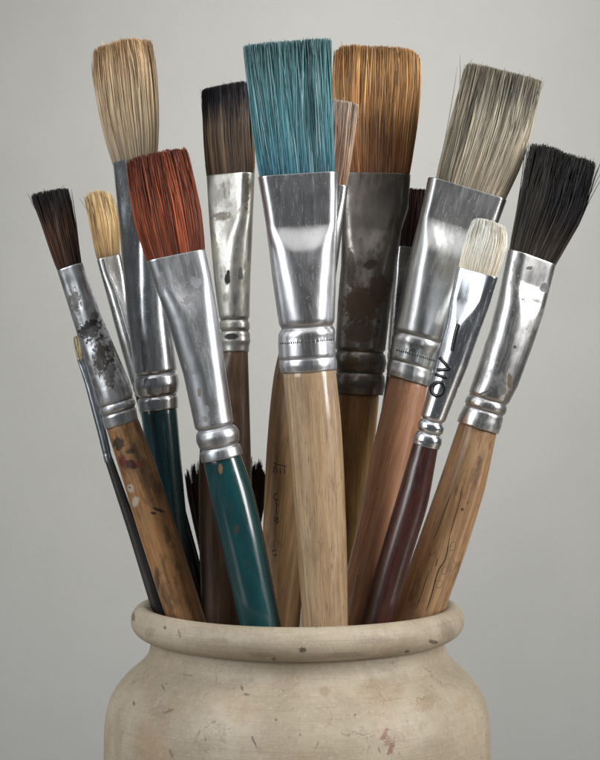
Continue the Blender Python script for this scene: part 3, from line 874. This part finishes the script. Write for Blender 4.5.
def jar_material():
    t = NT('aged_cream_stoneware')
    co = t.coords()
    big = t.noise(co, (.012, .012, .016), 5, .6, (3, 1, 4))
    col = t.mix(t.rng(big, .32, .68), (.30, .25, .18), (.41, .352, .265))
    warm = t.noise(co, (.02, .02, .02), 4, .6, (8, 2, 4))
    col = t.mix(t.rng(warm, .52, .75, 0, .5), col, (.34, .225, .135))
    wheel = t.noise(co, (.02, .02, .55), 4, .6, (1, 4, 4))
    col = t.mix(t.rng(wheel, .5, .75, 0, .32), col, (.22, .165, .105))
    mott = t.noise(co, (.11, .11, .11), 6, .7, (2, 2, 9))
    col = t.mix(t.rng(mott, .5, .72, 0, .34), col, (.22, .17, .115))
    mott2 = t.noise(co, (.3, .3, .3), 4, .6, (5, 2, 9))
    col = t.mix(t.rng(mott2, .52, .7, 0, .25), col, (.56, .48, .38))
    sp = t.noise(co, (.16, .16, .13), 3, .55, (6, 6, 2))
    col = t.mix(t.rng(sp, .68, .74, 0, .5), col, (.10, .06, .035))
    sp2 = t.noise(co, (.45, .45, .4), 2, .5, (1, 6, 2))
    col = t.mix(t.rng(sp2, .72, .76, 0, .7), col, (.09, .055, .035))
    # fine crazing that is only here and there
    vo = t.n('ShaderNodeTexVoronoi', feature='DISTANCE_TO_EDGE')
    mp = t.n('ShaderNodeVectorMath', operation='SCALE')
    t.l(co, mp.inputs[0])
    mp.inputs['Scale'].default_value = .022
    nz = t.n('ShaderNodeTexNoise')
    nz.inputs['Scale'].default_value = 3
    nz.inputs['Detail'].default_value = 5
    t.l(mp.outputs[0], nz.inputs['Vector'])
    ad = t.n('ShaderNodeVectorMath', operation='ADD')
    t.l(mp.outputs[0], ad.inputs[0])
    sc = t.vm('SCALE', nz.outputs['Color'], scale=.7)
    t.l(sc, ad.inputs[1])
    t.l(ad.outputs[0], vo.inputs['Vector'])
    vo.inputs['Scale'].default_value = 1
    cr = t.m('MULTIPLY', t.rng(vo.outputs['Distance'], .016, .004), t.rng(t.noise(co, (.03, .03, .03), 3, .5, (9, 9, 1)), .55, .68, 0, .55))
    col = t.mix(cr, col, (.10, .065, .04))
    dk, rd = (.055, .036, .024), (.15, .024, .018)
    br = (.11, .065, .035)
    P = [(246, 695, 4.5, 1.2, -8, dk, .75, .3), (242, 689, 1.5, 3, 30, br, .8, .4), (169, 711, 7, 1.4, 25, dk, .65, .4), (163, 688, 4, 1.2, -45, br, .7, .4), (134, 703, 2, 2, 0, dk, .8, .3),
         (254, 742, 1.4, 6, 25, dk, .85, .3), (171, 754, 2, 5, 20, br, .7, .4), (166, 626, 2.2, 2, 0, dk, .85, .3), (180, 632, 1.6, 5, 20, br, .6, .4), (274, 659, 2.4, 2.6, 0, dk, .9, .3),
         (303, 650, 4.5, 3.4, 0, (.008, .008, .010), .97, .35), (136, 613, 4, 4, 30, (.06, .03, .018), .85, .4), (407, 652, 3, 2.2, -10, (.01, .009, .009), .95, .3),
         (433, 642, 6.5, 2.6, -25, (.03, .022, .018), .9, .35), (446, 630, 13, 8, -40, (.14, .105, .088), .45, 1.1), (160, 712, 14, 9, 0, br, .26, 1.6), (426, 703, 13, 7, 10, (.23, .14, .06), .35, .9), (400, 690, 8, 4, 0, (.26, .18, .10), .3, .9),
         (461, 704, 7, 8, 0, (.32, .19, .10), .3, .9), (325, 692, 6, 5, 0, (.22, .15, .10), .5, .6),
         (384, 736, 2.8, 7.5, -25, rd, .85, .9), (391, 748, 3.0, 9, -22, rd, .85, .9), (387, 742, 3.5, 6, -30, rd, .6, 1.1), (379, 750, 1.4, 3, 20, br, .7, .4),
         (213, 742, 16, 9, 30, br, .28, 1.6),
         (175, 705, 12, 9, 0, (.26, .19, .12), .35, .7), (147, 745, 12, 22, 0, (.33, .23, .14), .5, .6), (118, 740, 6, 25, 0, (.26, .19, .13), .5, .6),
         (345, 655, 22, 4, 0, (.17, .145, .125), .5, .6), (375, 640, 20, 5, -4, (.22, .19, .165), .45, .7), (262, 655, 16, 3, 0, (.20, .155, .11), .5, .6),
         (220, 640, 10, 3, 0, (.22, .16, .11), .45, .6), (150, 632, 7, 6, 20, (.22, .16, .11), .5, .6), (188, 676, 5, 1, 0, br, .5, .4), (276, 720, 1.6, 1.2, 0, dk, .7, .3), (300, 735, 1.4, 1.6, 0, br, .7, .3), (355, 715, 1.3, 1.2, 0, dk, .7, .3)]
    mk = []
    for (px, py, sx, sz, rot, c, k, rag) in P:
        x, z = jar_pt(px, py)
        mk.append((x, z, sx / 1.15, sz / 1.15, rot, c, k * .75, max(rag, .6)))
    col, tot = t.marks(co, col, mk)
    t.set(Base_Color=col, Roughness=t.rng(mott, .3, .7, .42, .6))
    t.p.inputs['Specular IOR Level'].default_value = .4
    t.bump(t.m('SUBTRACT', t.m('ADD', t.m('MULTIPLY', wheel, .8), t.m('MULTIPLY', mott, 1.0)), t.m('MULTIPLY', tot, .5)), .45, .6)
    return t.mat


def lathe(name, prof, mat, parent, seed, n=256, amp=.7):
    p = np.array(prof, float)
    for _ in range(3):                       # rounded profile
        q = [p[0]]
        for a, b_ in zip(p[:-1], p[1:]):
            q += [a * .75 + b_ * .25, a * .25 + b_ * .75]
        q.append(p[-1])
        p = np.array(q)
    th = np.linspace(0, 2 * math.pi, n, endpoint=False)
    rings = []
    for (r, y) in p:
        wob = amp * (np.sin(2 * th + seed + y * .01) * .5 + .35 * np.sin(3 * th + 2 * seed + y * .03) + .25 * np.sin(7 * th + y * .05))
        wob2 = amp * .6 * (np.sin(2 * th + 1.3 * seed) + .4 * np.sin(5 * th + seed))
        rr = np.maximum(r + (wob if r > 20 else 0), .01)
        rings.append(np.stack([rr * np.cos(th), rr * np.sin(th), np.full(n, 1000 - y) + (wob2 if y < 660 else 0)], 1))
    V, F = loft(rings)
    F = [f[::-1] for f in F]
    return link(name, make_mesh(name, V * S, F, mat), parent)


jar = bpy.data.objects.new('stoneware_jar', None)
COL.objects.link(jar)
jar.location = (JX * S, 0, 0)
jar.empty_display_size = .02
jar['label'] = 'round cream stoneware jar with thick rolled rim, brown chips and stains, holding all the brushes'
jar['category'] = 'jar'
JM = jar_material()
lathe('rim', [(133, 660), (137, 648), (138, 634), (141, 618), (145, 609), (149, 605), (153, 603.5), (157.5, 604), (161.5, 607), (164.5, 612), (166, 618), (165, 624.5), (161.5, 630), (156, 634), (150, 636), (145, 637), (141, 639), (140, 645)],
      JM, jar, 1.0)
lathe('body', [(139, 634), (143, 634.5), (146, 638), (146.5, 644), (147.5, 650), (151, 656.5), (159, 664), (170, 673), (179.5, 684), (185.5, 695), (189.5, 709), (191.5, 726), (192.5, 760), (192.5, 820), (190, 900), (183, 960), (177, 988), (172, 997), (164, 1000), (80, 1000), (0, 1000)],
      JM, jar, 1.0)
lathe('inner_wall', [(0, 985), (120, 985), (160, 978), (172, 950), (180, 880), (181, 780), (178, 720), (168, 692), (150, 676), (134, 668), (130, 662)], JM, jar, 1.0)


# ------------------------------------------------------------------ wall, table, light, camera
def wall_material():
    t = NT('grey_plaster')
    co = t.coords()
    a = t.noise(co, (.004, .004, .004), 5, .6, (2, 3, 1))
    col = t.mix(t.rng(a, .3, .7), (.355, .354, .338), (.378, .376, .36))
    f = t.noise(co, (.08, .08, .08), 6, .7, (2, 3, 1))
    col = t.mix(t.rng(f, .35, .7, 0, .25), col, (.365, .36, .345))
    t.set(Base_Color=col, Roughness=.9)
    t.bump(t.m('ADD', f, t.noise(co, (.25, .25, .25), 4)), .35, 2.0)
    return t.mat


def box(name, x0, x1, y0, y1, z0, z1, mat):
    V = np.array([(x, y, z) for x in (x0, x1) for y in (y0, y1) for z in (z0, z1)], float)
    F = [(0, 1, 3, 2), (4, 6, 7, 5), (0, 4, 5, 1), (2, 3, 7, 6), (0, 2, 6, 4), (1, 5, 7, 3)]
    o = link(name, make_mesh(name, V * S, F, mat, False))
    o['kind'] = 'structure'
    md = o.modifiers.new('edge', 'BEVEL')
    md.width = 4 * S
    md.segments = 3
    return o


box('wall', -6000, 6000, 1500, 1560, -2200, 5000, wall_material())
box('tabletop', -1500, 1500, -900, 650, -60, -.5, wood('tabletop_wood', (.30, .24, .17), (.2, .15, .1), dirt_amt=.2, seed=40))


def area(name, pos, target, sx, sy, power, col, spread=180):
    ld = bpy.data.lights.new(name, 'AREA')
    ld.shape = 'RECTANGLE'
    ld.size, ld.size_y = sx, sy
    ld.energy = power
    ld.color = col
    ld.spread = math.radians(spread)
    o = bpy.data.objects.new(name, ld)
    COL.objects.link(o)
    o.location = pos
    o.rotation_euler = (Vector(target) - Vector(pos)).to_track_quat('-Z', 'Y').to_euler()
    return o


area('window_light', (.88, -.44, .66), (0, 0, .26), .30, .95, 4.6, (1.0, .985, .96), 95)
area('soft_light', (-.78, -.58, .62), (0, 0, .26), .50, .95, 3.1, (.95, .975, 1.0), 95)
area('ceiling_light', (-.05, -.50, 1.15), (0, 0, .25), 1.3, 1.1, 1.6, (1.0, .985, .96), 100)
area('added_wall_glow', (.05, .06, .78), (.04, .5, .24), .25, .15, .50, (1.0, .985, .95), 62)  # added unseen lamp, brightens the wall's middle so its corners fall darker

w = bpy.data.worlds.new('World')
scene.world = w
w.use_nodes = True
bg = w.node_tree.nodes['Background']
bg.inputs[0].default_value = (.95, .98, 1.0, 1)
bg.inputs[1].default_value = .08

cam = bpy.data.cameras.new('camera')
cam.sensor_fit = 'VERTICAL'
cam.sensor_height = 36
cam.lens = D / 760 * 36
cam.clip_start = .01
cam.clip_end = 50
cam.dof.use_dof = True
cam.dof.focus_distance = (D - 90) * S
cam.dof.aperture_fstop = 40
co_ = bpy.data.objects.new('camera', cam)
COL.objects.link(co_)
co_.location = (0, -D * S, CH * S)
co_.rotation_euler = (math.pi / 2, 0, 0)
scene.camera = co_

scene.view_settings.view_transform = 'Standard'
scene.view_settings.look = 'None'
scene.view_settings.gamma = 1
scene.view_settings.exposure = 0
